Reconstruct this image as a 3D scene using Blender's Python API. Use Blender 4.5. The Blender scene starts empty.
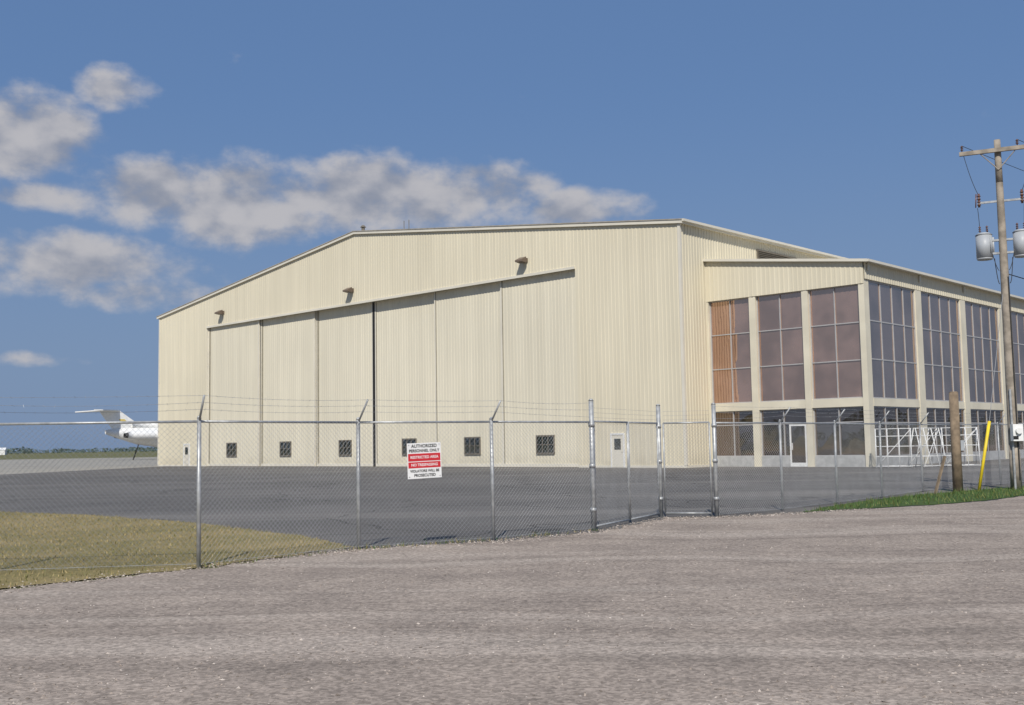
import bpy, math, random
import numpy as np
from mathutils import Vector, Matrix
random.seed(7); rng=np.random.default_rng(7)
S=bpy.context.scene
S.view_settings.view_transform='Standard'; S.view_settings.look='None'; S.view_settings.exposure=0; S.view_settings.gamma=1

# ------------------------------------------------------------------ helpers
def link(o,parent=None):
    S.collection.objects.link(o)
    if parent is not None: o.parent=parent
    return o
def empty(name,loc=(0,0,0),rot=0):
    e=bpy.data.objects.new(name,None); e.location=loc; e.rotation_euler=(0,0,rot); e.empty_display_size=.3
    return link(e)
def mesh(name,v,f,mat,parent=None,smooth=False):
    m=bpy.data.meshes.new(name); m.from_pydata([tuple(map(float,p)) for p in v],[],[tuple(q) for q in f]); m.update()
    if mat: m.materials.append(mat)
    if smooth: m.polygons.foreach_set('use_smooth',[True]*len(m.polygons))
    return link(bpy.data.objects.new(name,m),parent)
class MB:
    """collects primitives into one mesh"""
    def __init__(s): s.v=[]; s.f=[]
    def add(s,v,f):
        n=len(s.v); s.v+= [tuple(p) for p in v]; s.f+=[tuple(i+n for i in q) for q in f]
    def box(s,x0,x1,y0,y1,z0,z1):
        s.add([(x0,y0,z0),(x1,y0,z0),(x1,y1,z0),(x0,y1,z0),(x0,y0,z1),(x1,y0,z1),(x1,y1,z1),(x0,y1,z1)],
              [(0,3,2,1),(4,5,6,7),(0,1,5,4),(1,2,6,5),(2,3,7,6),(3,0,4,7)])
    def tube(s,a,b,r,r2=None,n=8,caps=True):
        a=Vector(a); b=Vector(b); r2=r if r2 is None else r2
        d=(b-a).normalized(); t=Vector((0,0,1)) if abs(d.z)<.9 else Vector((1,0,0))
        p=d.cross(t).normalized(); q=d.cross(p)
        v=[]
        for c,rr in((a,r),(b,r2)):
            for i in range(n):
                an=2*math.pi*i/n; v.append(c+p*math.cos(an)*rr+q*math.sin(an)*rr)
        f=[(i,(i+1)%n,n+(i+1)%n,n+i) for i in range(n)]
        if caps: f+=[tuple(range(n))[::-1],tuple(range(n,2*n))]
        s.add(v,f)
    def obox(s,c,ax,ay,az,hx,hy,hz):
        c=Vector(c);ax=Vector(ax).normalized()*hx;ay=Vector(ay).normalized()*hy;az=Vector(az).normalized()*hz
        v=[c+ax*i+ay*j+az*k for k in(-1,1) for j in(-1,1) for i in(-1,1)]
        s.add(v,[(0,2,3,1),(4,5,7,6),(0,1,5,4),(1,3,7,5),(3,2,6,7),(2,0,4,6)])
    def obj(s,name,mat,parent=None,smooth=False): return mesh(name,s.v,s.f,mat,parent,smooth)

class N:
    def __init__(s,tree): s.t=tree; s.n=tree.nodes; s.l=tree.links
    def new(s,ty,**k):
        x=s.n.new(ty)
        for a,b in k.items(): setattr(x,a,b)
        return x
    def put(s,sock,val):
        if hasattr(val,'links') or isinstance(val,bpy.types.NodeSocket): s.l.new(val,sock)
        else: sock.default_value=val
    def math(s,op,a,b=0.0,c=None,clamp=False):
        x=s.new('ShaderNodeMath',operation=op); x.use_clamp=clamp
        s.put(x.inputs[0],a); s.put(x.inputs[1],b)
        if c is not None: s.put(x.inputs[2],c)
        return x.outputs[0]
    def mix(s,fac,a,b,bt='MIX'):
        x=s.new('ShaderNodeMix',data_type='RGBA',blend_type=bt)
        s.put(x.inputs[0],fac)
        for i,v in((6,a),(7,b)):
            if isinstance(v,tuple) and len(v)==3: v=(*v,1)
            s.put(x.inputs[i],v)
        return x.outputs[2]
    def noise(s,vec,scale,detail=4,rough=.55):
        x=s.new('ShaderNodeTexNoise'); s.put(x.inputs['Scale'],scale); s.put(x.inputs['Detail'],detail); s.put(x.inputs['Roughness'],rough)
        if vec is not None: s.l.new(vec,x.inputs['Vector'])
        return x.outputs[0]
    def ss(s,v,a,b,lo=0,hi=1):
        x=s.new('ShaderNodeMapRange',interpolation_type='SMOOTHSTEP')
        s.put(x.inputs[0],v); x.inputs[1].default_value=a; x.inputs[2].default_value=b; x.inputs[3].default_value=lo; x.inputs[4].default_value=hi
        return x.outputs[0]
    def mapping(s,vec,scale=(1,1,1),rot=(0,0,0)):
        x=s.new('ShaderNodeMapping'); x.inputs['Scale'].default_value=scale; x.inputs['Rotation'].default_value=rot
        s.l.new(vec,x.inputs[0]); return x.outputs[0]
def newmat(name):
    m=bpy.data.materials.new(name); m.use_nodes=True; n=N(m.node_tree); b=m.node_tree.nodes['Principled BSDF']
    return m,n,b
def pos(n): return n.new('ShaderNodeTexCoord').outputs['Object']
def simple(name,col,rough=.6,metal=0,var=.12,scale=3,bump=0,spec=.4):
    m,n,b=newmat(name); v=pos(n)
    ns=n.noise(v,scale,2)
    k=n.ss(ns,.3,.7,1-var,1+var)
    x=n.new('ShaderNodeVectorMath',operation='SCALE'); x.inputs[0].default_value=col; n.l.new(k,x.inputs['Scale'])
    n.l.new(x.outputs[0],b.inputs['Base Color'])
    b.inputs['Roughness'].default_value=rough; b.inputs['Metallic'].default_value=metal; b.inputs['Specular IOR Level'].default_value=spec
    if bump:
        bp=n.new('ShaderNodeBump'); bp.inputs['Strength'].default_value=bump; bp.inputs['Distance'].default_value=.01
        n.l.new(n.noise(v,scale*8,4),bp.inputs['Height']); n.l.new(bp.outputs[0],b.inputs['Normal'])
    return m

# ------------------------------------------------------------------ materials
def siding(name,col):
    m,n,b=newmat(name); v=pos(n)
    streak=n.noise(n.mapping(v,(1.6,1.6,.07)),1.0,3,.6)
    big=n.noise(v,.09,2)
    k=n.math('MULTIPLY',n.ss(streak,.3,.72,.94,1.03),n.ss(big,.3,.7,.95,1.03))
    sx=n.new('ShaderNodeSeparateXYZ'); n.l.new(v,sx.inputs[0])
    dirt=n.math('MULTIPLY',n.ss(sx.outputs[2],0,1.2,1,0),n.ss(n.noise(v,.8,3),.35,.7,.05,.4))
    x=n.new('ShaderNodeVectorMath',operation='SCALE'); x.inputs[0].default_value=col; n.l.new(k,x.inputs['Scale'])
    n.l.new(n.mix(dirt,x.outputs[0],(col[0]*.55,col[1]*.53,col[2]*.5)),b.inputs['Base Color'])
    b.inputs['Roughness'].default_value=.55; b.inputs['Specular IOR Level'].default_value=.25
    return m
M_wall=siding('cream_siding',(.70,.64,.49))
M_door=siding('cream_door_siding',(.70,.65,.515))
M_trim=simple('cream_trim',(.68,.64,.54),.5,var=.05,scale=.5)
M_conc=simple('cream_concrete_frame',(.67,.62,.49),.6,var=.07,scale=.6)
M_jointshade=simple('door_joint_shadow',(.30,.27,.20),.6)  # shadow at the panel joints, put into the colour
M_dark=simple('door_gap_black',(.02,.02,.02),.7)  # black for the dark gap between the door halves
M_vent=simple('vent_louver_paint',(.16,.14,.11),.6)
M_rake=simple('rake_flashing',(.34,.31,.26),.6)
M_brown=simple('brown_light_housing',(.16,.12,.09),.5)
M_alu=simple('aluminium_mullion',(.46,.45,.44),.45,.2,var=.05)
M_white=simple('white_paint',(.75,.75,.73),.45,var=.06)
M_galv=simple('galvanised_pipe',(.40,.41,.41),.45,.35,var=.18,scale=9)
M_wire=simple('galvanised_wire',(.36,.37,.38),.5,.3)
M_wood=simple('weathered_pole_wood',(.30,.26,.21),.85,var=.25,scale=4,bump=.5)
M_brownwood=simple('brown_post_wood',(.22,.165,.11),.85,var=.3,scale=4,bump=.5)
M_yel=simple('yellow_plastic',(.78,.58,.03),.45)
M_tank=simple('transformer_grey_paint',(.38,.40,.42),.45,var=.08)
M_cer=simple('brown_porcelain',(.14,.07,.05),.25)
M_cable=simple('black_cable',(.03,.03,.03),.6)
M_red=simple('red_sign_paint',(.58,.03,.04),.4,var=.05)
M_black=simple('black_sign_paint',(.02,.02,.02),.5)
M_signw=simple('white_sign_paint',(.78,.78,.76),.4,var=.04)
M_tire=simple('tyre_rubber',(.03,.03,.03),.8)

def glass(name,base,tint,fac):
    m=bpy.data.materials.new(name); m.use_nodes=True; n=N(m.node_tree); m.node_tree.nodes.clear()
    out=n.new('ShaderNodeOutputMaterial'); d=n.new('ShaderNodeBsdfDiffuse'); g=n.new('ShaderNodeBsdfGlossy'); mx=n.new('ShaderNodeMixShader')
    v=pos(n)
    x=n.mix(n.ss(n.noise(v,.35,3),.35,.65),tuple(c*.62 for c in base),tuple(c*1.25 for c in base)); n.l.new(x,d.inputs[0])
    g.inputs[0].default_value=(*tint,1); g.inputs['Roughness'].default_value=.02
    bp=n.new('ShaderNodeBump'); bp.inputs['Strength'].default_value=.25; bp.inputs['Distance'].default_value=.02
    n.l.new(n.noise(v,.9,1),bp.inputs['Height']); n.l.new(bp.outputs[0],g.inputs['Normal'])
    mx.inputs[0].default_value=fac; n.l.new(d.outputs[0],mx.inputs[1]); n.l.new(g.outputs[0],mx.inputs[2]); n.l.new(mx.outputs[0],out.inputs[0])
    return m
M_glassU=glass('bronze_tinted_glass',(.25,.165,.14),(.92,.62,.45),.50)
M_glassS=glass('grey_tinted_glass',(.135,.105,.098),(.78,.62,.52),.55)
M_glassL=glass('dark_lobby_glass',(.035,.03,.028),(.7,.55,.45),.35)
M_glassD=glass('dark_window_glass',(.03,.035,.035),(.6,.62,.62),.2)

def ground_mat(name,c1,c2,c3,rough=.9,kind='gravel'):
    m,n,b=newmat(name)
    v=pos(n)
    if kind=='gravel':
        wn=n.new('ShaderNodeTexNoise'); wn.inputs['Scale'].default_value=.12; wn.inputs['Detail'].default_value=1; n.l.new(v,wn.inputs['Vector'])
        wa=n.new('ShaderNodeVectorMath',operation='MULTIPLY_ADD'); n.l.new(wn.outputs[1],wa.inputs[0]); wa.inputs[1].default_value=(6,6,0); n.l.new(v,wa.inputs[2])
        tr=n.mapping(wa.outputs[0],(.07,1.0,1),(0,0,-math.radians(39)))
        track=n.noise(tr,.8,3,.6)
        tr2=n.mapping(wa.outputs[0],(.05,2.6,1),(0,0,-math.radians(52)))
        rut=n.noise(tr2,1.0,2,.5)
        patch=n.noise(v,.7,5,.7)
        fine=n.noise(v,16,3,.75)
        vor=n.new('ShaderNodeTexVoronoi'); vor.inputs['Scale'].default_value=36; n.l.new(v,vor.inputs['Vector'])
        sep=n.new('ShaderNodeSeparateColor'); n.l.new(vor.outputs['Color'],sep.inputs[0])
        c=n.mix(n.ss(patch,.34,.66),(*c1,1),(*c2,1))
        c=n.mix(n.ss(track,.48,.66,0,.6),c,(*c3,1))
        k=n.math('MULTIPLY',n.ss(fine,.25,.75,.76,1.2),n.ss(sep.outputs[0],0,1,.76,1.22))
        k=n.math('MULTIPLY',k,n.ss(rut,.56,.68,1.0,.86))
        hgt=fine; dist=.012; st=.45
    elif kind=='asphalt':
        tr=n.mapping(v,(.05,.6,1),(0,0,-math.radians(46)))
        patch=n.noise(v,.14,5,.65); stre=n.noise(tr,.5,3,.6)
        fine=n.noise(v,30,2,.7)
        c=n.mix(n.ss(patch,.38,.62),(*c1,1),(*c2,1)); c=n.mix(n.ss(stre,.5,.68,0,.8),c,(*c3,1))
        vor=n.new('ShaderNodeTexVoronoi',feature='DISTANCE_TO_EDGE'); vor.inputs['Scale'].default_value=.14
        wv=n.new('ShaderNodeVectorMath',operation='ADD'); n.l.new(v,wv.inputs[0])
        nn=n.new('ShaderNodeTexNoise'); nn.inputs['Scale'].default_value=.5; n.l.new(v,nn.inputs['Vector'])
        sc=n.new('ShaderNodeVectorMath',operation='SCALE'); sc.inputs['Scale'].default_value=2.5; n.l.new(nn.outputs[1],sc.inputs[0]); n.l.new(sc.outputs[0],wv.inputs[1]); n.l.new(wv.outputs[0],vor.inputs['Vector'])
        crack=n.ss(vor.outputs['Distance'],.002,.012,.55,1)
        k=n.math('MULTIPLY',n.ss(fine,.25,.75,.82,1.17),crack); hgt=fine; dist=.006; st=.35
    else:
        patch=n.noise(v,.4,4,.65); fine=n.noise(v,14,3,.75); big=n.noise(v,.05,2)
        c=n.mix(n.ss(patch,.35,.65),(*c1,1),(*c2,1)); c=n.mix(n.ss(big,.45,.65,0,.6),c,(*c3,1))
        k=n.ss(fine,.25,.75,.65,1.3); hgt=fine; dist=.03; st=.7
    x=n.new('ShaderNodeVectorMath',operation='SCALE'); n.l.new(c,x.inputs[0]); n.l.new(k,x.inputs['Scale'])
    n.l.new(x.outputs[0],b.inputs['Base Color']); b.inputs['Roughness'].default_value=rough; b.inputs['Specular IOR Level'].default_value=.2
    bp=n.new('ShaderNodeBump'); bp.inputs['Strength'].default_value=st; bp.inputs['Distance'].default_value=dist
    n.l.new(hgt,bp.inputs['Height']); n.l.new(bp.outputs[0],b.inputs['Normal'])
    return m
M_gravel=ground_mat('gravel_surface',(.355,.295,.243),(.270,.224,.186),(.425,.362,.303))
M_asph=ground_mat('apron_asphalt',(.112,.106,.099),(.146,.138,.128),(.195,.182,.165),kind='asphalt')
M_apron=ground_mat('concrete_apron_surface',(.30,.28,.24),(.34,.32,.275),(.37,.34,.295),kind='asphalt')
M_dry=ground_mat('dry_grass_soil',(.285,.225,.105),(.20,.17,.07),(.33,.26,.135),kind='grass')
M_plain=ground_mat('prairie_ground',(.14,.14,.06),(.17,.155,.07),(.10,.12,.05),kind='grass')
M_green=ground_mat('green_grass_soil',(.05,.09,.025),(.07,.11,.03),(.09,.10,.04),kind='grass')

# ------------------------------------------------------------------ ground
def poly(name,pts,z,mat,jit=.12,step=.35,near=60):
    out=[]
    for i,p in enumerate(pts):
        q=pts[(i+1)%len(pts)]
        L=math.hypot(q[0]-p[0],q[1]-p[1]); c=math.hypot((p[0]+q[0])/2,(p[1]+q[1])/2)
        k=max(1,int(L/step)) if c<near and L<40 else 1
        for j in range(k):
            t=j/k; x=p[0]+(q[0]-p[0])*t; y=p[1]+(q[1]-p[1])*t
            if k>1: x+=random.uniform(-jit,jit); y+=random.uniform(-jit,jit)
            out.append((x,y,z))
    me=bpy.data.meshes.new(name)
    from mathutils.geometry import tessellate_polygon
    tris=tessellate_polygon([[Vector(o) for o in out]])
    me.from_pydata(out,[],[tuple(t) for t in tris]); me.update(); me.materials.append(mat)
    ob=link(bpy.data.objects.new(name,me))
    import bmesh
    bm=bmesh.new(); bm.from_mesh(me)
    for f in bm.faces:
        f.normal_update()
        if f.normal.z<0: f.normal_flip()
    bm.to_mesh(me); bm.free()
    return ob
poly('ground',[(-5000,-5000),(5000,-5000),(5000,6000),(-5000,6000)],0.0,M_plain)
poly('concrete_apron',[(-260,20),(-20,40),(120,40),(160,260),(-300,260)],0.004,M_apron)
poly('asphalt_apron',[(-3.2,17.0),(1.0,14.0),(40,30),(70,90),(40,150),(-34.5,113),(-38,80),(-44,54),(-14.0,28.0)],0.008,M_asph,jit=.03)
dry=[(-2.55,17.45),(-3.92,19.93),(-6.8,23.57),(-10.3,27.08),(-14.01,29.67),(-30,40),(-60,52),(-140,60),(-140,-60),(-60,-50),(-14,3.2),(-9,9.3),(-6.05,12.86),(-4.3,14.8),(-3.3,16.3)]
poly('dry_grass_verge',dry,0.016,M_dry,jit=.10)
grav=[(-9,9.3),(-14,3.2),(-60,-50),(60,-50),(70,60),(30,44.5),(13.37,28.7),(11.6,26.9),(10.2,25.9),(8,24.6),(6.2,23.6),(4.3,22.7),(3.2,22.7),(1.5,19.6),(-.25,18.0),(-2.4,17.1),(-3.1,16.3),(-4.1,14.8),(-6.0,12.8)]
poly('gravel_road',grav,0.012,M_gravel,jit=.12,step=.22)
green=[(6.3,23.9),(7.6,25.9),(9.27,28.3),(12.2,31.2),(15.68,33.9),(30,49),(32,45.5),(13.45,28.8),(11.6,27.0),(10.2,26.0),(8,24.8)]
poly('green_grass_verge',green,0.020,M_green,jit=.12)

def inpoly(P,pts):
    x,y=P[:,0],P[:,1]; c=np.zeros(len(P),bool); n=len(pts)
    for i in range(n):
        x1,y1=pts[i]; x2,y2=pts[(i+1)%n]
        if y1==y2: continue
        c^=((y1>y)!=(y2>y))&(x<(x2-x1)*(y-y1)/(y2-y1)+x1)
    return c
def blades(name,polyp,box,count,h,mats,w=.006,shrink=0):
    P=np.column_stack([rng.uniform(box[0],box[1],count),rng.uniform(box[2],box[3],count)])
    P=P[inpoly(P,polyp)]
    k=np.sin(P[:,0]*3.1+np.sin(P[:,1]*2.3)*2)+np.sin(P[:,1]*4.7+P[:,0]*1.7)
    P=P[rng.uniform(-2.4,2,len(P))<k]
    n=len(P); a=rng.uniform(0,2*math.pi,n); hh=h*rng.uniform(.45,1.25,n); ww=w*rng.uniform(.7,1.5,n)
    lean=hh*rng.uniform(.1,.8,n); b=rng.uniform(0,2*math.pi,n)
    v=np.zeros((n,3,3)); v[:,0,0]=P[:,0]-np.cos(a)*ww; v[:,0,1]=P[:,1]-np.sin(a)*ww
    v[:,1,0]=P[:,0]+np.cos(a)*ww; v[:,1,1]=P[:,1]+np.sin(a)*ww
    v[:,2,0]=P[:,0]+np.cos(b)*lean; v[:,2,1]=P[:,1]+np.sin(b)*lean; v[:,2,2]=hh
    v[:,:,2]+=.012
    me=bpy.data.meshes.new(name); me.from_pydata(v.reshape(-1,3).tolist(),[],np.arange(3*n).reshape(-1,3).tolist())
    for m in mats: me.materials.append(m)
    me.polygons.foreach_set('material_index',rng.choice(len(mats),n).astype(np.int32)); me.update()
    return link(bpy.data.objects.new(name,me))
Md=[simple('straw_blade_a',(.40,.31,.15),.8),simple('straw_blade_b',(.29,.235,.10),.8),simple('olive_blade',(.17,.17,.06),.8)]
Mg=[simple('green_blade_a',(.06,.12,.025),.7),simple('green_blade_b',(.09,.15,.035),.7),simple('yellow_blade',(.16,.17,.05),.7)]
blades('dry_grass',dry,(-16,-2,9,31),60000,.05,Md,.007)
blades('green_grass',green,(6,24,23,42),45000,.12,Mg,.009)
FP=[(-13.2,14.2),(-10.0,14.3),(-7.1,14.45),(-4.31,14.86),(-2.44,17.05),(-.37,18.23),(1.44,19.94),(3.13,23.34),(4.27,23.05),(6.06,24.63),(7.98,26.91),(9.89,29.26),(12.04,32.11),(13.6,33.62),(15.9,35.6),(18.3,37.7),(20.7,39.8)]
wl=[(x+.12,y-.12) for x,y in FP[3:7]]+[(x-.12,y+.12) for x,y in FP[3:7]][::-1]
blades('fence_line_weeds',wl,(-5,2,14,20.5),9000,.08,Md+Mg,.006)

def stones(name,pts,sizes,mat):
    n=len(pts); base=np.array([[1,0,0],[0,1,0],[-1,0,0],[0,-1,0],[0,0,1],[0,0,-.6]],float)
    fc=np.array([[0,1,4],[1,2,4],[2,3,4],[3,0,4],[1,0,5],[2,1,5],[3,2,5],[0,3,5]])
    a=rng.uniform(0,6.28,n); sc=sizes[:,None]*rng.uniform(.6,1.3,(n,3)); sc[:,2]*=.6
    v=base[None]*sc[:,None,:]; v=v+rng.normal(0,.15,v.shape)*sizes[:,None,None]
    x=v[:,:,0]*np.cos(a)[:,None]-v[:,:,1]*np.sin(a)[:,None]; y=v[:,:,0]*np.sin(a)[:,None]+v[:,:,1]*np.cos(a)[:,None]
    v=np.stack([x+pts[:,0:1],y+pts[:,1:2],v[:,:,2]+.013],-1)
    f=(fc[None]+np.arange(n)[:,None,None]*6).reshape(-1,3)
    me=bpy.data.meshes.new(name); me.from_pydata(v.reshape(-1,3).tolist(),[],f.tolist()); me.update()
    for m in mat: me.materials.append(m)
    me.polygons.foreach_set('material_index',np.repeat(rng.choice(len(mat),n,p=None),8).astype(np.int32))
    return link(bpy.data.objects.new(name,me))
n=26000
yy=6+24*rng.uniform(0,1,n)**1.8; xx=rng.uniform(-.62,.62,n)*yy
P=np.column_stack([xx,yy]); P=P[inpoly(P,grav)]
# loose stones gather in drifts between the wheel tracks
dr=np.sin((P[:,0]*-.63+P[:,1]*.78)*1.9+np.sin(P[:,0]*.35)*1.2)
P=P[rng.uniform(-1.3,1.1,len(P))<dr]
sz=.0035+.013*rng.uniform(0,1,len(P))**3
ed=[]
edge=[(-9,9.3),(-6.05,12.86),(-4.3,14.8),(-3.1,16.4),(-2.4,17.05),(-.3,18.0),(1.5,19.7),(3.2,22.7),(4.4,22.8),(6.2,23.7),(8,24.7)]
for a,b in zip(edge[:-1],edge[1:]):
    t=rng.uniform(0,1,800)[:,None]; ed.append(np.array(a)+(np.array(b)-np.array(a))*t+rng.normal(0,.20,(800,2)))
ed=np.concatenate(ed); P=np.concatenate([P,ed]); sz=np.concatenate([sz,.005+.018*rng.uniform(0,1,len(ed))**3])
stones('gravel_stones',P,sz,[simple('stone_a',(.38,.32,.27),.9),simple('stone_b',(.30,.25,.21),.9),simple('stone_c',(.50,.44,.385),.9),simple('stone_d',(.18,.15,.125),.9)])

# ------------------------------------------------------------------ hangar
TH=.7586; CX,CY=10.4688,65.8945
W=64.03; He=15.23; Hp=19.26; DEP=62
HG=empty('aircraft_hangar',(CX,CY,0),-TH)
def ztop(x):
    return (He-.2)+(Hp-He)*(1-abs(-x-W/2)/(W/2))
def ribs(name,axis,s0,s1,zb,zt,off,mat,parent,per=.305,dep=.018):
    """vertical ribbed metal sheet; axis 'x': facing -Y, axis 'y': facing +X"""
    pr=[(0,0),(.19,0),(.205,1),(.29,1)]
    k=int(math.ceil((s1-s0)/per)); P=[]
    for i in range(k):
        for a,b in pr:
            s=s0+i*per+a*per/.305
            if s<s1: P.append((s,b))
    P.append((s1,0))
    if axis=='x' and s0<-W/2<s1 and callable(zt): P.append((-W/2,0)); P.sort()
    v=[];f=[]
    for s,b in P:
        t=zt(s) if callable(zt) else zt
        o=off-(dep*b) if axis=='x' else off+dep*b
        for z in(zb,t): v.append((s,o,z) if axis=='x' else (o,s,z))
    for i in range(len(P)-1): f.append((2*i,2*i+2,2*i+3,2*i+1))
    return mesh(name,v,f,mat,parent)
XL,XR=-54.9,-8.48; HD=13.33
ribs('front_wall_outer',"x",-W,XL,0.15,ztop,0,M_wall,HG)
ribs('front_wall_header',"x",XL,XR,HD,ztop,0,M_wall,HG)
ribs('front_wall_inner',"x",XR,0,0.15,ztop,0,M_wall,HG)
ribs('side_wall',"y",.05,DEP,0.15,He-.2,0,M_wall,HG,dep=.03)
mesh('rear_walls',[(-W,0,0),(-W,DEP,0),(-W,DEP,He-.2),(-W,0,He-.2),(-W/2,DEP,Hp-.2),(0,DEP,He-.2),(0,DEP,0)],[(0,1,2,3),(1,6,5,4,2)],M_wall,HG)
b=MB()
b.box(-W-.02,XL,-.05,0.1,0,.15); b.box(XR,.04,-.05,.1,0,.15); b.box(-.1,.05,.1,DEP,0,.15)
b.box(-.14,.06,-.06,.12,.15,He-.2); b.box(-W-.05,-W+.14,-.06,.12,.15,He-.2)
b.obj('corner_trim',M_trim,HG)
b=MB()
b.box(XL-.02,XL+.004,0.002,1.3,.0,HD); b.box(XR-.004,XR+.02,.002,1.3,0,HD); b.box(XL,XR,.002,1.3,HD-.02,HD+.02)
b.box(XL,XR,-.07,-.002,HD-.08,HD+.10)
b.obj('door_opening_trim',M_trim,HG)
edges=[-54.9,-46.29,-38.11,-30.35,-22.94,-15.77,-8.48]; offs=[.22,.42,.60,.60,.46,.34]
wc=[-50.72,-42.38,-34.13,-26.1,-18.95,-11.7]
for i in range(6):
    x0,x1=edges[i]+.01,edges[i+1]-.01
    if i==2: x1=-30.5
    if i==3: x0=-30.2
    ribs('sliding_door_panel',"x",x0,x1,.25,HD-.03,offs[i],M_door,HG)
    b=MB(); o=offs[i]
    b.box(x0,x0+.12,o-.05,o+.10,.02,HD-.03); b.box(x1-.12,x1,o-.05,o+.10,.02,HD-.03); b.box(x0+.12,x1-.12,o-.05,o+.10,.03,.25)
    b.obj('door_panel_frame',M_trim,HG)
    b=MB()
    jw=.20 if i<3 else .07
    b.box(x0+.122,x0+.122+jw,o-.035,o-.021,.26,HD-.04)  # dark strip painted in for the joint's shadow, wider on the left panels
    b.obj('door_panel_joint_shadow',M_jointshade,HG)
    c=wc[i]; b=MB()
    for (u0,u1,z0,z1) in [(c-.84,c+.84,2.1,2.2),(c-.84,c+.84,.9,1.0),(c-.84,c-.75,1.0,2.1),(c+.75,c+.84,1.0,2.1),(c-.27,c-.23,1.0,2.1),(c+.23,c+.27,1.0,2.1)]:
        b.box(u0,u1,o-.10,o-.03,z0,z1)
    b.box(c-.75,c+.75,o-.095,o-.035,1.53,1.57)
    b.obj('door_window_frame',M_vent,HG)
    mesh('door_window_glass',[(c-.75,o-.05,1),(c+.75,o-.05,1),(c+.75,o-.05,2.1),(c-.75,o-.05,2.1)],[(0,1,2,3)],M_glassD,HG)
b=MB(); b.box(-30.5,-30.2,.54,.60,.02,HD-.03); b.box(XL,XR,1.28,1.33,0,HD); b.obj('centre_gap_dark',M_dark,HG)  # dark of the centre gap painted as a black strip; black sheet behind doors
b=MB(); b.box(XL,XR,.15,1.2,0.005,.025); b.obj('door_track',M_vent,HG)
for c in(-58.4,-5.2):
    b=MB(); b.box(c-.56,c-.46,-.09,-.002,.02,2.2); b.box(c+.46,c+.56,-.09,-.002,.02,2.2); b.box(c-.46,c+.46,-.09,-.002,2.1,2.2); b.obj('personnel_door_frame',M_white,HG)
    b=MB(); b.box(c-.46,c+.46,-.06,-.034,.02,2.1); b.box(c+.33,c+.40,-.10,-.06,1.0,1.06); b.obj('personnel_door_leaf',M_trim,HG)
    b=MB(); b.box(c-.26,c+.26,-.068,-.06,1.15,1.85); b.obj('personnel_door_window',M_glassD,HG)
for c,z in((-52.06,14.5),(-32.45,14.45),(-13.0,14.4)):
    b=MB(); b.box(c-.26,c+.26,-.3,-.021,z-.14,z+.14)
    b.add([(c-.32,-.72,z-.02),(c+.32,-.72,z-.02),(c+.32,-.25,z+.22),(c-.32,-.25,z+.22),(c-.32,-.72,z-.14),(c+.32,-.72,z-.14),(c+.32,-.25,z-.2),(c-.32,-.25,z-.2)],
          [(0,1,2,3),(4,7,6,5),(0,4,5,1),(1,5,6,2),(2,6,7,3),(3,7,4,0)])
    b.obj('flood_light',M_brown,HG)
def slab(x0,z0,x1,z1,name):
    t=.20; v=[]
    for y in(-.18,DEP+.3):
        v+=[(x0,y,z0),(x1,y,z1),(x1,y,z1+t),(x0,y,z0+t)]
    return mesh(name,v,[(0,1,2,3),(4,7,6,5),(0,4,5,1),(1,5,6,2),(2,6,7,3),(3,7,4,0)],M_trim,HG)
sl=(Hp-He)/(W/2)
slab(-W-.3,He-.2-.3*sl+.002,-W/2,Hp-.198,'roof_slope_outer'); slab(-W/2,Hp-.198,.3,He-.2-.3*sl+.002,'roof_slope_inner')
v=[]
for x,z in((-W-.32,He-.2-.3*sl+.204),(-W/2,Hp+.004),(.32,He-.2-.3*sl+.204)):
    for y in(-.22,.1):
        for dz in(0,.07): v.append((x,y,z+dz))
f=[]
for k in(0,4): f+=[(k,k+4,k+5,k+1),(k+1,k+5,k+7,k+3),(k+2,k+3,k+7,k+6),(k,k+2,k+6,k+4)]
f+=[(0,1,3,2),(8,10,11,9)]
mesh('rake_flashing',v,f,M_rake,HG)
b=MB(); b.box(.302,.45,-.18,DEP,He-.12,He+.03); b.obj('eaves_gutter',M_trim,HG)
b=MB()
for x in(-32.2,): b.tube((x,1,Hp),(x,1,Hp+.55),.14,n=12); b.tube((x,1,Hp+.55),(x,1,Hp+.72),.25,.10,n=12)
for x in(-27.6,-27.0): b.tube((x,1.5,Hp-.5),(x,1.5,Hp+.45),.03,n=6)
b.obj('roof_vent',M_vent,HG)
b=MB()
b.box(.035,.10,9.0,14.4,13.35,14.5)
for k in range(9): b.obox((.13,11.7,13.45+k*.12),(1,0,-.8),(0,1,0),(.8,0,1),.06,2.62,.008)
b.obj('wall_louver',M_vent,HG)

# ------------------------------------------------------------------ glazed office block
OB=empty('glazed_office_building',(CX,CY,0),-TH)
d=2.71; w=10.5; L=56.6
zc=11.57; zj=12.93
ft=lambda x: zj-(zj-zc)*x/w
ribs('front_fascia_siding',"x",.04,w,10.36,ft,d-.03,M_wall,OB)
ribs('side_fascia_siding',"y",d-.03,d+L,10.62,zc,w+.065,M_wall,OB)
t=.16
v=[(-.0,d-.28,zj+.002),(w+.35,d-.28,zc-.04),(w+.35,d+L,zc-.04),(0.04,d+L,zj+.002)]
mesh('roof',v+[(a,b_,c+t) for a,b_,c in v],[(0,3,2,1),(4,5,6,7),(0,1,5,4),(1,2,6,5),(2,3,7,6),(3,0,4,7)],M_trim,OB)
b=MB(); b.box(w+.352,w+.48,d-.28,d+L,zc-.04,zc+.10)
for k in range(9):
    y=d+.35+k*7.05; b.box(w+.10,w+.20,y-.06,y+.06,zc-.45,zc-.05)
b.obj('gutter',M_trim,OB)
g=.24
fc=[(.04,.14),(3.05,3.5),(6.6,7.0),(w-.34,w)]
b=MB()
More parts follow.
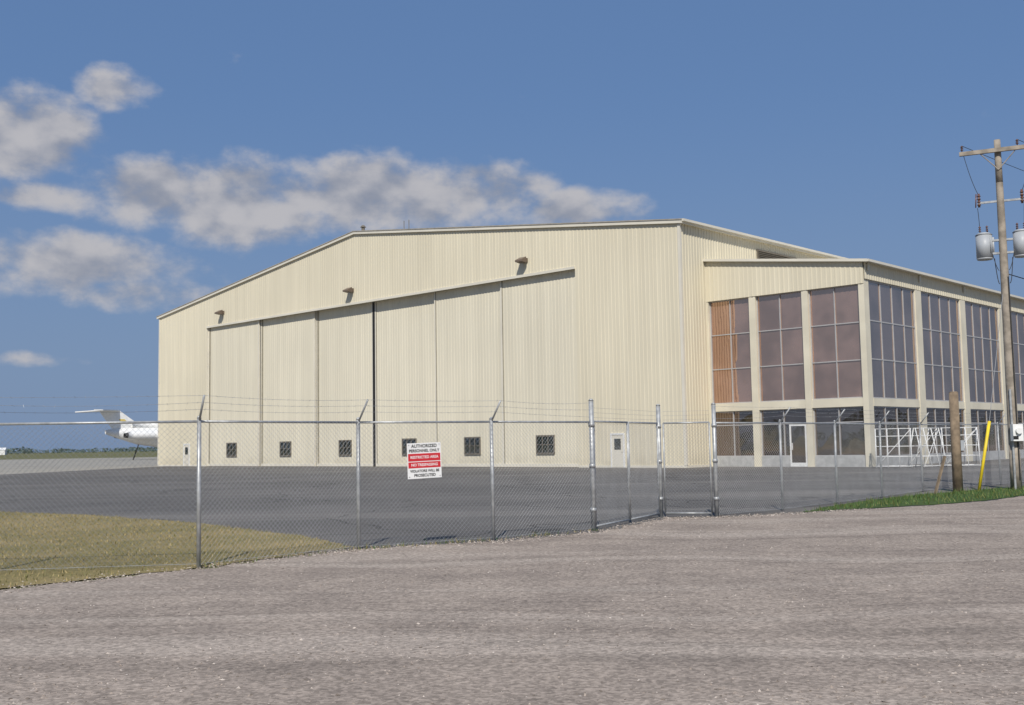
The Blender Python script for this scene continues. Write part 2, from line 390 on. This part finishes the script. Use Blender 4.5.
for x0,x1 in fc: b.box(x0,x1,d,d+.45,0,10.36)
b.box(.14,w-.34,d+.03,d+.4,3.42,3.90); b.box(.04,w,d,d+.4,10.362,11.3)
cols=[(7.25+7.05*k-.42,7.25+7.05*k+.42) for k in range(8)]
for s0,s1 in cols: b.box(w-.5,w+.06,d+s0,d+s1,0,10.6)
b.box(w-.34,w,d+.452,d+.6,0,10.6)
b.box(w-.45,w+.02,d+.602,d+L,3.42,3.86); b.box(w-.45,w+.03,d+.402,d+L,10.602,11.3)
b.obj('concrete_frame',M_conc,OB)
b=MB()
b.box(.14,w-.34,d+.10,d+.4,0,.62); b.box(w-.4,w-.03,d+.6,d+L,0,.55)
b.obj('plinth_panels',simple('grey_plinth_panel',(.42,.42,.41),.6),OB)
mb=MB(); up=MB(); ups=MB(); lo=MB()
def jit(): return random.uniform(-.008,.008)
def bay_front(x0,x1,z0,z1,nx,zs,y,tgt):
    xs=[x0+(x1-x0)*i/nx for i in range(nx+1)]; zz=[z0]+zs+[z1]
    for i in range(nx):
        for j in range(len(zz)-1):
            tgt.add([(xs[i],y+jit(),zz[j]),(xs[i+1],y+jit(),zz[j]),(xs[i+1],y+jit(),zz[j+1]),(xs[i],y+jit(),zz[j+1])],[(0,1,2,3)])
    r=.03
    for i,x in enumerate(xs):
        xa=min(max(x,x0+r),x1-r); mb.box(xa-r,xa+r,y-.07,y+.03,z0,z1)
    for j,z in enumerate(zz):
        za=min(max(z,z0+r),z1-r)
        for i in range(nx): mb.box(xs[i]+(2*r if i==0 else r),xs[i+1]-(2*r if i==nx-1 else r),y-.06,y+.03,za-r,za+r)
def bay_side(s0,s1,z0,z1,nx,zs,x,tgt):
    ys=[s0+(s1-s0)*i/nx for i in range(nx+1)]; zz=[z0]+zs+[z1]
    for i in range(nx):
        for j in range(len(zz)-1):
            tgt.add([(x+jit(),ys[i],zz[j]),(x+jit(),ys[i+1],zz[j]),(x+jit(),ys[i+1],zz[j+1]),(x+jit(),ys[i],zz[j+1])],[(0,1,2,3)])
    r=.035
    for y in ys:
        ya=min(max(y,s0+r),s1-r); mb.box(x-.03,x+.05,ya-r,ya+r,z0,z1)
    for z in zz:
        za=min(max(z,z0+r),z1-r)
        for i in range(nx): mb.box(x-.03,x+.04,ys[i]+(2*r if i==0 else r),ys[i+1]-(2*r if i==nx-1 else r),za-r,za+r)
for a,c in [(.14,3.05),(3.5,6.6),(7.0,w-.34)]:
    bay_front(a,c,3.90,10.36,2,[6.05,8.2],d+g,up)
    bay_front(a,c,.62,3.42,2,[2.55],d+g,lo)
sc=[(.6,6.83)]+[(7.67+7.05*k,13.88+7.05*k) for k in range(6)]
for a,c in sc:
    bay_side(d+a,d+c,3.86,10.6,4,[6.1,8.3],w-.08,ups)
    bay_side(d+a,d+c,.55,3.42,4,[2.5],w-.08,lo)
mb.obj('mullions',M_alu,OB); up.obj('upper_front_glass',M_glassU,OB); ups.obj('upper_side_glass',M_glassS,OB); lo.obj('lower_glass',M_glassL,OB)
b=MB(); 
for q in[(5.45,5.55,0.02,2.5),(6.45,6.55,0.02,2.5),(5.55,6.45,2.4,2.5),(5.55,6.45,.02,.25)]: b.box(q[0],q[1],d+.06,d+.2,q[2],q[3])
b.box(5.6,5.64,d+.02,d+.06,1.0,1.4)
b.obj('entrance_door_frame',M_white,OB)
b=MB(); b.box(5.55,6.45,d+.085,d+.098,.25,2.4); b.obj('entrance_door_glass',M_glassL,OB)
mesh('rear_wall',[(w-.45,d+L-.01,0),(.1,d+L-.01,0),(.1,d+L-.01,zj-.1),(w-.45,d+L-.01,zc-.1)],[(0,1,2,3)],M_wall,OB)

# ------------------------------------------------------------------ fence
FE=empty('chain_link_fence')
hts=[2.03]*len(FP); 
for i in(6,7,8): hts[i]=2.38
pb=MB(); wb=MB(); gb=MB()
for i,((x,y),h) in enumerate(zip(FP,hts)):
    r=.045 if i in(6,7,8) else .03
    lx,ly=(random.uniform(-.02,.02),random.uniform(-.02,.02)) if i not in(6,7,8) else (0,0)
    pb.tube((x+lx,y+ly,-.1),(x,y,h),r,n=12); pb.tube((x,y,h),(x,y,h+.035),r*1.15,r*.5,n=12)
    if i in(6,7,8):
        for z in(.35,1.15,1.9): pb.tube((x,y,z),(x,y,z+.07),r*1.3,n=12)
def norm(a,b):
    dx,dy=b[0]-a[0],b[1]-a[1]; l=math.hypot(dx,dy); return (dy/l,-dx/l)
def ends(i):
    x,y=FP[i]
    if i in(6,7,8): return [(x,y,hts[i]-.3+.13*k) for k in range(3)]
    a=FP[max(0,i-1)]; c=FP[min(len(FP)-1,i+1)]; nx,ny=norm(a,c)
    return [(x+nx*q,y+ny*q,2.05+q) for q in(.10,.19,.28)]
for i in range(len(FP)):
    if i in(6,7,8): continue
    e=ends(i)[2]; pb.tube((FP[i][0],FP[i][1],1.98),e,.016,n=6)
def strand(p,q):
    p=Vector(p); q=Vector(q); L_=(q-p).length; k=6; prev=p; sg=random.uniform(.03,.16)
    for j in range(1,k+1):
        t=j/k; c=p.lerp(q,t); c.z-=sg*t*(1-t)*L_/3
        wb.tube(prev,c,.0022,n=3,caps=False); prev=c
    m=int(L_/.13)
    for j in range(m):
        t=(j+.5)/m; c=p.lerp(q,t); c.z-=sg*t*(1-t)*L_/3
        dv=Vector((random.uniform(-1,1),random.uniform(-1,1),random.uniform(-1,1))).normalized()*.022
        wb.tube(c-dv,c+dv,.0016,n=3,caps=False)
for i in range(len(FP)-1):
    if i in(6,7): continue
    for a,c in zip(ends(i),ends(i+1)): strand(a,c)
def chain(A,B,zb,zt,tgt,sp=.076,r=.0017):
    A=Vector((A[0],A[1],0)); B=Vector((B[0],B[1],0)); L_=(B-A).length; u=(B-A)/L_; H_=zt-zb
    nrm=Vector((u.y,-u.x,0)); ph=random.uniform(0,6)
    def bulge(P):   # fabric is never perfectly flat
        s_=(P-A).dot(u); k=math.sin(math.pi*min(max(s_/L_,0),1))*math.sin(math.pi*min(max((P.z-zb)/H_,0),1))
        return P+nrm*(.02*k*math.sin(s_*2.1+ph)+.015*k*math.sin(P.z*5+ph))
    s=-H_
    while s<L_:
        for dr in(1,-1):
            t0=max(0,-s/H_) ; t1=min(1,(L_-s)/H_)
            if t1>t0:
                if dr==1: p=A+u*(s+t0*H_)+Vector((0,0,zb+t0*H_)); q=A+u*(s+t1*H_)+Vector((0,0,zb+t1*H_))
                else: p=A+u*(s+t0*H_)+Vector((0,0,zt-t0*H_)); q=A+u*(s+t1*H_)+Vector((0,0,zt-t1*H_))
                for j in range(5): tgt.tube(bulge(p.lerp(q,j/5)),bulge(p.lerp(q,(j+1)/5)),r,n=3,caps=False)
        s+=sp
for i in range(len(FP)-1):
    a,c=FP[i],FP[i+1]
    nx,ny=norm(a,c); o=.034
    A=(a[0]+nx*o,a[1]+ny*o); B=(c[0]+nx*o,c[1]+ny*o)
    if i in(6,7):
        mid=((a[0]+c[0])/2,(a[1]+c[1])/2); l=math.hypot(c[0]-a[0],c[1]-a[1]); ux,uy=(c[0]-a[0])/l,(c[1]-a[1])/l
        lv=[((a[0]+ux*.1,a[1]+uy*.1),(mid[0]-ux*.03,mid[1]-uy*.03)),((mid[0]+ux*.03,mid[1]+uy*.03),(c[0]-ux*.1,c[1]-uy*.1))] if i==6 else [((a[0]+ux*.1,a[1]+uy*.1),(c[0]-ux*.1,c[1]-uy*.1))]
        for p,q in lv:
            gb.tube((*p,.08),(*p,2.0),.018); gb.tube((*q,.08),(*q,2.0),.018); gb.tube((*p,2.0),(*q,2.0),.018); gb.tube((*p,.08),(*q,.08),.018)
            chain(p,q,.08,2.0,wb)
            for k in range(3): wb.tube((*p,2.07+.09*k),(*q,2.07+.09*k),.0022,n=3,caps=False)
        continue
    pb.tube((*a,1.985),(*c,1.985),.018,n=8); wb.tube((*A,.06),(*B,.06),.003,n=4)
    chain(A,B,.04,1.99,wb)
pb.obj('posts_and_rails',M_galv,FE,True); wb.obj('mesh_and_barbed_wire',M_wire,FE); gb.obj('gate_frames',M_galv,FE,True)

# ------------------------------------------------------------------ warning sign
ux,uy=(2.07,1.18); l=math.hypot(ux,uy); ux/=l; uy/=l
sc_=(-1.475,17.60)
SG=empty('warning_sign',(sc_[0]+uy*.06,sc_[1]-ux*.06,1.365),math.atan2(uy,ux)); SG.rotation_euler=(0,math.radians(-1.5),math.atan2(uy,ux))
b=MB(); b.box(-.30,.30,-.003,.003,-.285,.285); b.obj('panel',M_signw,SG)
b=MB(); b.box(-.285,.285,-.0062,-.0032,-.005,.115); b.box(-.285,.285,-.0062,-.0032,-.115,-.02); b.obj('red_bands',M_red,SG)
b=MB()
for x in(-.27,.27):
    for z in(-.255,.255): b.tube((x,-.008,z),(x,-.003,z),.009)
b.obj('bolts',M_galv,SG)
def txt(s,z,size,mat):
    c=bpy.data.curves.new('sign_text','FONT'); c.body=s; c.size=size; c.align_x='CENTER'; c.align_y='CENTER'; c.offset=.0012; c.extrude=.0004
    o=bpy.data.objects.new('sign_text',c); o.rotation_euler=(math.radians(90),0,0); o.location=(0,-.0072,z); c.materials.append(mat); link(o,SG)
txt('AUTHORIZED',.235,.072,M_black); txt('PERSONNEL ONLY',.16,.064,M_black)
txt('RESTRICTED AREA',.055,.060,M_signw); txt('NO TRESPASSING',-.068,.060,M_signw)
txt('VIOLATORS WILL BE',-.165,.056,M_black); txt('PROSECUTED',-.235,.062,M_black)

# ------------------------------------------------------------------ utility pole
px,py=14.98,32.5
UP=empty('utility_pole',(px,py,0))
b=MB()
for k in range(1,9):
    z=10.65*k/8; b.tube((0.0,0,10.65*(k-1)/8-.0),(0,0,z),.165-.07*(k-1)/8,.165-.07*k/8,n=14,caps=(k in(1,8)))
b.obj('shaft',M_wood,UP,True)
ad=Vector((.90,-.43,0)).normalized(); an=Vector((-ad.y,ad.x,0))
b=MB(); b.obox((0-an.x*.16,0-an.y*.16,10.3),ad,an,(0,0,1),1.08,.05,.06)
b.tube(Vector((0,0,9.7))-an*.13,ad*.5-an*.16+Vector((0,0,10.25)),.015); b.tube(Vector((0,0,9.7))-an*.13,-ad*.5-an*.16+Vector((0,0,10.25)),.015)
b.obj('crossarm',M_wood,UP)
def ins(b,p,h=.2,r=.05):
    p=Vector(p)
    b.tube(p,p+Vector((0,0,h)),r*.35)
    for k in range(3): b.tube(p+Vector((0,0,h*(.3+.25*k))),p+Vector((0,0,h*(.42+.25*k))),r,r*.55,n=10)
b=MB(); tops=[]
for s in(-1.0,.55,1.0):
    p=ad*s-an*.16+Vector((0,0,10.36)); ins(b,p,.2,.05); tops.append(p+Vector((0,0,.2)))
tk=MB(); br=MB()
for sgn in(-1,1):
    c=ad*(.52*sgn)+Vector((0,0,7.4))
    tk.tube(c+Vector((0,0,-.38)),c+Vector((0,0,.34)),.235,n=22); tk.tube(c+Vector((0,0,.34)),c+Vector((0,0,.41)),.25,.16,n=22); tk.tube(c+Vector((0,0,-.42)),c+Vector((0,0,-.38)),.215,.235,n=22)
    for k in range(5):
        a=math.pi*.2*k-1.2; tk.obox(c+Vector((math.cos(a),math.sin(a),0))*.255,(math.cos(a),math.sin(a),0),(-math.sin(a),math.cos(a),0),(0,0,1),.03,.006,.25)
    for q in(-.1,.1): ins(b,c+ad*q+Vector((0,0,.39)),.24,.045)
    for z in(.15,-.25): br.obox(ad*(.18*sgn)+Vector((0,0,7.4+z)),ad,an,(0,0,1),.12,.05,.03)
    br.obox(ad*(.3*sgn)+Vector((0,0,8.75)),ad,an,(0,0,1),.33,.03,.03)
    p0=ad*(.6*sgn)+Vector((0,0,8.62)); b.tube(p0,p0+Vector((0,0,.42)),.035,n=10)
    for k in range(4): b.tube(p0+Vector((0,0,.06+k*.09)),p0+Vector((0,0,.10+k*.09)),.06,.04,n=10)
    p1=p0+ad*.1*sgn; b.tube(p1+Vector((0,0,0)),p1+Vector((.03,0,.42)),.018)
tk.obj('transformer_tanks',M_tank,UP,True); b.obj('insulators',M_cer,UP,True)
cb=MB()
def sag(p,q,s,r=.008,k=14):
    p=Vector(p); q=Vector(q); prev=p
    for j in range(1,k+1):
        t=j/k; c=p.lerp(q,t); c.z-=4*s*t*(1-t); cb.tube(prev,c,r,n=5,caps=False); prev=c
for sgn in(-1,1):
    sag(ad*(.62*sgn)+Vector((0,0,9.04)),ad*(.98*sgn)-an*.16+Vector((0,0,10.35)),.12,.009)
    sag(ad*(.65*sgn)+Vector((0,0,8.6)),ad*(.62*sgn)+Vector((0,0,8.0)),-.06,.009)
    sag(ad*(.42*sgn)+Vector((0,0,8.0)),ad*(.14*sgn)-an*.1+Vector((0,0,6.6)),.25,.010)
    sag(ad*(.25*sgn)+Vector((0,0,7.0)),ad*(.14*sgn)-an*.1+Vector((0,0,6.2)),.2,.012)
dirB=Vector((.80,.60,0))
for tpt in tops:
    sag(tpt,tpt+dirB*48+Vector((0,0,.2)),1.0,.009,24)
sag((.1,0,6.5),Vector((.1,0,6.3))+dirB*48,.9,.015,24)
cb.tube((.05,-.17,.3),(.05,-.13,6.4),.022); cb.obj('cables',M_cable,UP)
br.tube((-.10,-.16,0),(-.10,-.15,3.0),.035,n=10)
br.obj('brackets_and_conduit',M_galv,UP)
b=MB(); b.box(-.17,.13,-.36,-.17,1.45,1.95); b.tube((-.02,-.36,1.75),(-.02,-.44,1.75),.09,n=16); b.obj('meter_box',M_signw,UP)
b=MB(); b.box(-.17,-.02,-.367,-.362,1.5,1.6); b.obj('meter_label',M_black,UP)
GW=empty('guy_wire',(13.75,32.2,0))
b=MB(); b.tube((-.02,0,0),(.42,.05,2.05),.045,n=10); b.obj('yellow_guard',M_yel,GW,True)
b=MB(); b.tube((.42,.05,2.05),(1.22,.28,6.4),.008,n=6); b.tube((-.04,0,-.1),(-.02,0,.1),.012); b.obj('steel_strand',M_wire,GW)
WP=empty('wooden_post',(12.95,31.8,0)); b=MB(); b.tube((0,0,-.2),(.02,.02,2.9),.145,.13,n=14); b.tube((.02,.02,2.9),(.02,.02,2.93),.13,.10,n=14); b.obj('post',M_brownwood,WP,True)
b=MB(); b.box(.1,.2,-.12,.0,1.2,1.5); b.obj('junction_box',M_tank,WP)
LP=empty('leaning_plank',(11.75,30.4,0)); b=MB(); b.obox((.18,.1,.52),(.36,.1,1.05),(-.3,1,0),(1,.2,-.4),.58,.045,.018); b.obj('plank',M_brownwood,LP)

# ------------------------------------------------------------------ white rack of frames by the office
def frame_rack(x,y,rot):
    e=empty('metal_frame_rack',(x,y,0),rot); b=MB()
    for s in(-1,1):
        for k in range(4):
            xx=-.9+k*.6; b.tube((xx,s*.55,0.03),(xx,s*.06,2.1),.028,n=8)
        for z in(.08,.6,1.15,1.7,2.1):
            yy=s*(.55-.49*(z-.03)/2.07); b.tube((-.95,yy,z),(.95,yy,z),.022,n=8)
        b.tube((-.9,s*.55,.05),(.9,s*.08,2.05),.018,n=8)
    for k in range(4): b.tube((-.9+k*.6,-.4,.6),(-.9+k*.6,.4,.6),.018,n=6)
    b.obj('frame',M_white,e,True)
    return e
frame_rack(20.6,58.9,-.35); frame_rack(22.3,58.6,.5); frame_rack(24.2,58.9,-.2)

# ------------------------------------------------------------------ parked jet
J=empty('parked_airliner',(-70.0,186,0),math.radians(38)); J.scale=(1.06,1.06,1.06)
def loft(b,secs,n=20,caps=True):
    v=[];f=[]
    for (x,z,ry,rz,y) in secs:
        for i in range(n):
            a=2*math.pi*i/n; v.append((x,y+math.cos(a)*ry,z+math.sin(a)*rz))
    for k in range(len(secs)-1):
        for i in range(n): f.append((k*n+i,k*n+(i+1)%n,(k+1)*n+(i+1)%n,(k+1)*n+i))
    f+=[tuple(range(n)),tuple(range((len(secs)-1)*n,len(secs)*n))[::-1]]
    b.add(v,f)
b=MB(); loft(b,[(0,4.6,.35,.35,0),(2,4.35,.8,.8,0),(5,3.95,1.35,1.4,0),(9,3.65,1.7,1.72,0),(12,3.6,1.75,1.75,0),(32,3.6,1.75,1.75,0),(35,3.5,1.5,1.5,0),(37,3.3,1.0,1.0,0),(38.2,3.1,.35,.35,0)])
b.obj('fuselage',M_white,J,True)
b=MB()
def fin(b,pts,thick,ax):
    v=[]
    for s in(-1,1):
        for p in pts:
            v.append((p[0],s*thick,p[1]) if ax=='v' else (p[0],p[1],p[2]+s*thick))
    n=len(pts); f=[tuple(range(n))[::-1],tuple(range(n,2*n))]+[(i,(i+1)%n,n+(i+1)%n,n+i) for i in range(n)]
    b.add(v,f)
fin(b,[(1.2,4.9),(6.6,4.9),(2.2,8.05),(-1.1,8.05)],.14,'v')
for s in(-1,1): fin(b,[(2.3,0,8.12),(-1.0,0,8.12),(-3.4,s*5.0,8.0),(-2.0,s*5.0,8.0)],.08,'h')
for s in(-1,1): fin(b,[(21.5,s*1.5,2.9),(14.6,s*1.5,2.9),(10.6,s*13.5,3.6),(12.4,s*13.5,3.6)],.14,'h')
b.obj('tail_and_wings',M_white,J)
b=MB()
for s in(-1,1): loft(b,[(2.8,4.0,.5,.5,s*2.35),(3.6,4.0,.66,.66,s*2.35),(7.0,4.0,.68,.68,s*2.35),(7.7,4.0,.58,.58,s*2.35)]); b.box(4,6.5,min(s*1.2,s*2.2),max(s*1.2,s*2.2),3.9,4.1)
loft(b,[(4.2,5.75,.5,.45,0),(6.0,5.75,.68,.62,0),(8.4,5.7,.66,.60,0)])
b.obj('engines',M_signw,J,True)
b=MB()
for s in(-1,1): loft(b,[(2.2,4.0,.36,.36,s*2.35),(2.8,4.0,.42,.42,s*2.35)])
loft(b,[(8.41,5.7,.5,.45,0),(8.44,5.7,.5,.45,0)])
for y in(-2.3,2.3):
    for dy in(-.25,.25): b.tube((17,y+dy-.14,.45),(17,y+dy+.14,.45),.45,n=16)
    b.tube((17,y,.45),(17,y,2.9),.12)
b.tube((33.5,-.2,.38),(33.5,.2,.38),.38,n=14); b.tube((33.5,0,.4),(33.5,0,2.2),.09)
b.tube((4.5,0,0),(5.5,0,2.9),.10)
b.obj('landing_gear_and_exhausts',M_tire,J,True)
b=MB()
for s in(-1,1):
    y=s*.145; 
    v=[(x,y,z) for x,z in((2.6,6.0),(3.6,6.0),(3.0,6.7),(2.0,6.7))]; b.add(v,[(0,1,2,3)])
b.obj('tail_emblem',simple('ochre_emblem_paint',(.60,.46,.14),.5),J)
b=MB()
for s in(-1,1):
    for k in range(22): x=11+k*.95; b.box(x,x+.3,min(s*1.70,s*1.745),max(s*1.70,s*1.745),3.95,4.35)
b.obj('cabin_windows',M_black,J)

# ------------------------------------------------------------------ distant tree belt and sheds
def tree_belt(name,R0,R1,hmin,hmax,cnt,mat,a0=0,a1=2*math.pi):
    v=[];f=[]
    ang=np.sort(rng.uniform(a0,a1,cnt))
    for a in ang:
        R=random.uniform(R0,R1); env=.55+.45*math.sin(a*37+math.sin(a*91)*2)*math.sin(a*13+1)
        h=hmin+(hmax-hmin)*max(.1,env)*random.uniform(.6,1)
        cx_,cy_=R*math.sin(a),R*math.cos(a); wd=h*random.uniform(.35,.8)
        for k in range(7):
            c=Vector((cx_+random.uniform(-wd,wd),cy_+random.uniform(-wd,wd),random.uniform(.1,.92)*h)); r=h*random.uniform(.12,.28)
            p=[c+Vector((random.gauss(0,1),random.gauss(0,1),random.gauss(0,.8))).normalized()*r for _ in range(4)]
            n_=len(v); v+=p; f+=[(n_,n_+1,n_+2),(n_,n_+2,n_+3),(n_,n_+3,n_+1),(n_+1,n_+3,n_+2)]
    mesh(name,v,f,mat)
M_far=simple('hazy_foliage',(.085,.12,.095),.9,var=.3,scale=.02)
tree_belt('distant_tree_belt',1300,1700,4,8.5,2600,M_far,-.62,.62)
tree_belt('distant_tree_belt',420,620,5,11,1500,simple('foliage',(.05,.08,.03),.9,var=.4,scale=.05),.9,2*math.pi-.9)
SH=empty('distant_shed',(-430,900,0),.3); b=MB(); b.box(-8,8,-5,5,0,4); b.add([(-8.3,-5.3,4),(8.3,-5.3,4),(8.3,5.3,4),(-8.3,5.3,4),(-8.3,0,6),(8.3,0,6)],[(0,1,5,4),(2,3,4,5),(0,4,3),(1,2,5)]); b.obj('walls_and_roof',M_white,SH)

# ------------------------------------------------------------------ sun + sky
SUN_AZ=math.radians(180+6)
SUN_EL=math.radians(44)
sd=Vector((math.sin(SUN_AZ)*math.cos(SUN_EL),math.cos(SUN_AZ)*math.cos(SUN_EL),math.sin(SUN_EL)))
sl_=bpy.data.lights.new('sun','SUN'); sl_.energy=4.2; sl_.angle=math.radians(.5); sl_.color=(1,.95,.87)
so=link(bpy.data.objects.new('sun',sl_)); so.rotation_euler=sd.to_track_quat('Z','Y').to_euler()
Wd=bpy.data.worlds.new('World'); S.world=Wd; Wd.use_nodes=True; n=N(Wd.node_tree); Wd.node_tree.nodes.clear()
try:
    Wd.cycles.sampling_method='MANUAL'; Wd.cycles.sample_map_resolution=256
except Exception: pass
sky=n.new('ShaderNodeTexSky'); sky.sky_type='NISHITA'; sky.sun_disc=False; sky.sun_elevation=SUN_EL; sky.sun_rotation=SUN_AZ
sky.air_density=1.0; sky.dust_density=1.0; sky.ozone_density=1.6
STR=.10
tc=n.new('ShaderNodeTexCoord').outputs['Generated']; sep=n.new('ShaderNodeSeparateXYZ'); n.l.new(tc,sep.inputs[0])
X,Y,Z=sep.outputs
az=n.math('ARCTAN2',X,Y); hyp=n.math('SQRT',n.math('ADD',n.math('MULTIPLY',X,X),n.math('MULTIPLY',Y,Y))); el=n.math('DIVIDE',Z,n.math('MAXIMUM',hyp,.02))
B=[]
for cx_,cy_,rx,ry,wt in [(116,80,44,24,.90),(10,132,88,54,1.25),(30,192,90,18,.95),(150,192,95,38,1.2),(240,202,105,52,1.3),(380,194,130,48,1.3),(490,192,75,36,1.1),(580,208,70,26,1.0),(50,262,155,34,1.05),(130,292,80,20,.85),(25,358,45,6,.28)]:
    u=(cx_-512)/1081; vv=(444.4-.0168*(cx_-512)-cy_)/1081
    B.append((math.atan(u),vv*math.cos(math.atan(u)),rx/1081*math.cos(math.atan(u))**2,ry/1081*.95,wt))
for a,e_ in((1.3,.22),(2.2,.3),(-1.9,.25),(-2.7,.18)):
    B.append((a,e_,.24,.06,1.0))
comb=n.new('ShaderNodeCombineXYZ'); n.l.new(az,comb.inputs[0]); n.l.new(el,comb.inputs[1])
acc=None
for (ca,ce,ra,re,wt) in B:
    sb=n.new('ShaderNodeVectorMath',operation='SUBTRACT'); n.l.new(comb.outputs[0],sb.inputs[0]); sb.inputs[1].default_value=(ca,ce,0)
    mu=n.new('ShaderNodeVectorMath',operation='MULTIPLY'); n.l.new(sb.outputs[0],mu.inputs[0]); mu.inputs[1].default_value=(1/ra,1/re,0)
    dt=n.new('ShaderNodeVectorMath',operation='DOT_PRODUCT'); n.l.new(mu.outputs[0],dt.inputs[0]); n.l.new(mu.outputs[0],dt.inputs[1])
    m_=n.math('MAXIMUM',n.math('MULTIPLY_ADD',dt.outputs['Value'],-wt,wt),-1.0)
    acc=m_ if acc is None else n.math('SMOOTH_MAX',acc,m_,.12)
def cn(dz,det):
    cmb=n.new('ShaderNodeVectorMath',operation='MULTIPLY_ADD'); n.l.new(comb.outputs[0],cmb.inputs[0]); cmb.inputs[1].default_value=(1,1.4,1); cmb.inputs[2].default_value=(0,dz*1.4,0)
    return n.noise(cmb.outputs[0],17,det,.55)
N0=cn(0,7); N1=cn(.022,2)
D0=n.math('ADD',n.math('MULTIPLY',acc,.66),n.math('MULTIPLY_ADD',N0,2.6,-1.26))
mask=n.ss(D0,-.12,.75,0,.88)
dl=n.math('MULTIPLY',n.math('SUBTRACT',N0,N1),2.0)
lit=n.ss(n.math('SUBTRACT',dl,n.math('MULTIPLY',acc,.12)),-.60,.22)
ccol=n.mix(lit,(2.75,2.95,3.55),(5.2,5.05,5.15))
skyc=n.mix(.75,sky.outputs[0],(1.05,2.05,4.25))
haze=n.ss(el,0,.34,.7,0)
skyc=n.mix(haze,skyc,(1.95,2.75,4.25))
col=n.mix(mask,skyc,ccol)
bg=n.new('ShaderNodeBackground'); bg.inputs[1].default_value=STR; n.l.new(col,bg.inputs[0])
wo=n.new('ShaderNodeOutputWorld'); n.l.new(bg.outputs[0],wo.inputs[0])

# ------------------------------------------------------------------ camera
p,r=.0848,.0168
F=Vector((0,math.cos(p),math.sin(p))); U0=Vector((0,-math.sin(p),math.cos(p))); R0=Vector((1,0,0))
Rr=R0*math.cos(r)-U0*math.sin(r); Uu=U0*math.cos(r)+R0*math.sin(r)
cam=bpy.data.cameras.new('camera'); cam.sensor_width=36; cam.lens=1081.04/1024*36; cam.clip_start=.1; cam.clip_end=12000
co=link(bpy.data.objects.new('camera',cam))
Mx=Matrix((Rr,Uu,-F)).transposed().to_4x4(); Mx.translation=Vector((0,0,1.6)); co.matrix_world=Mx
S.camera=co
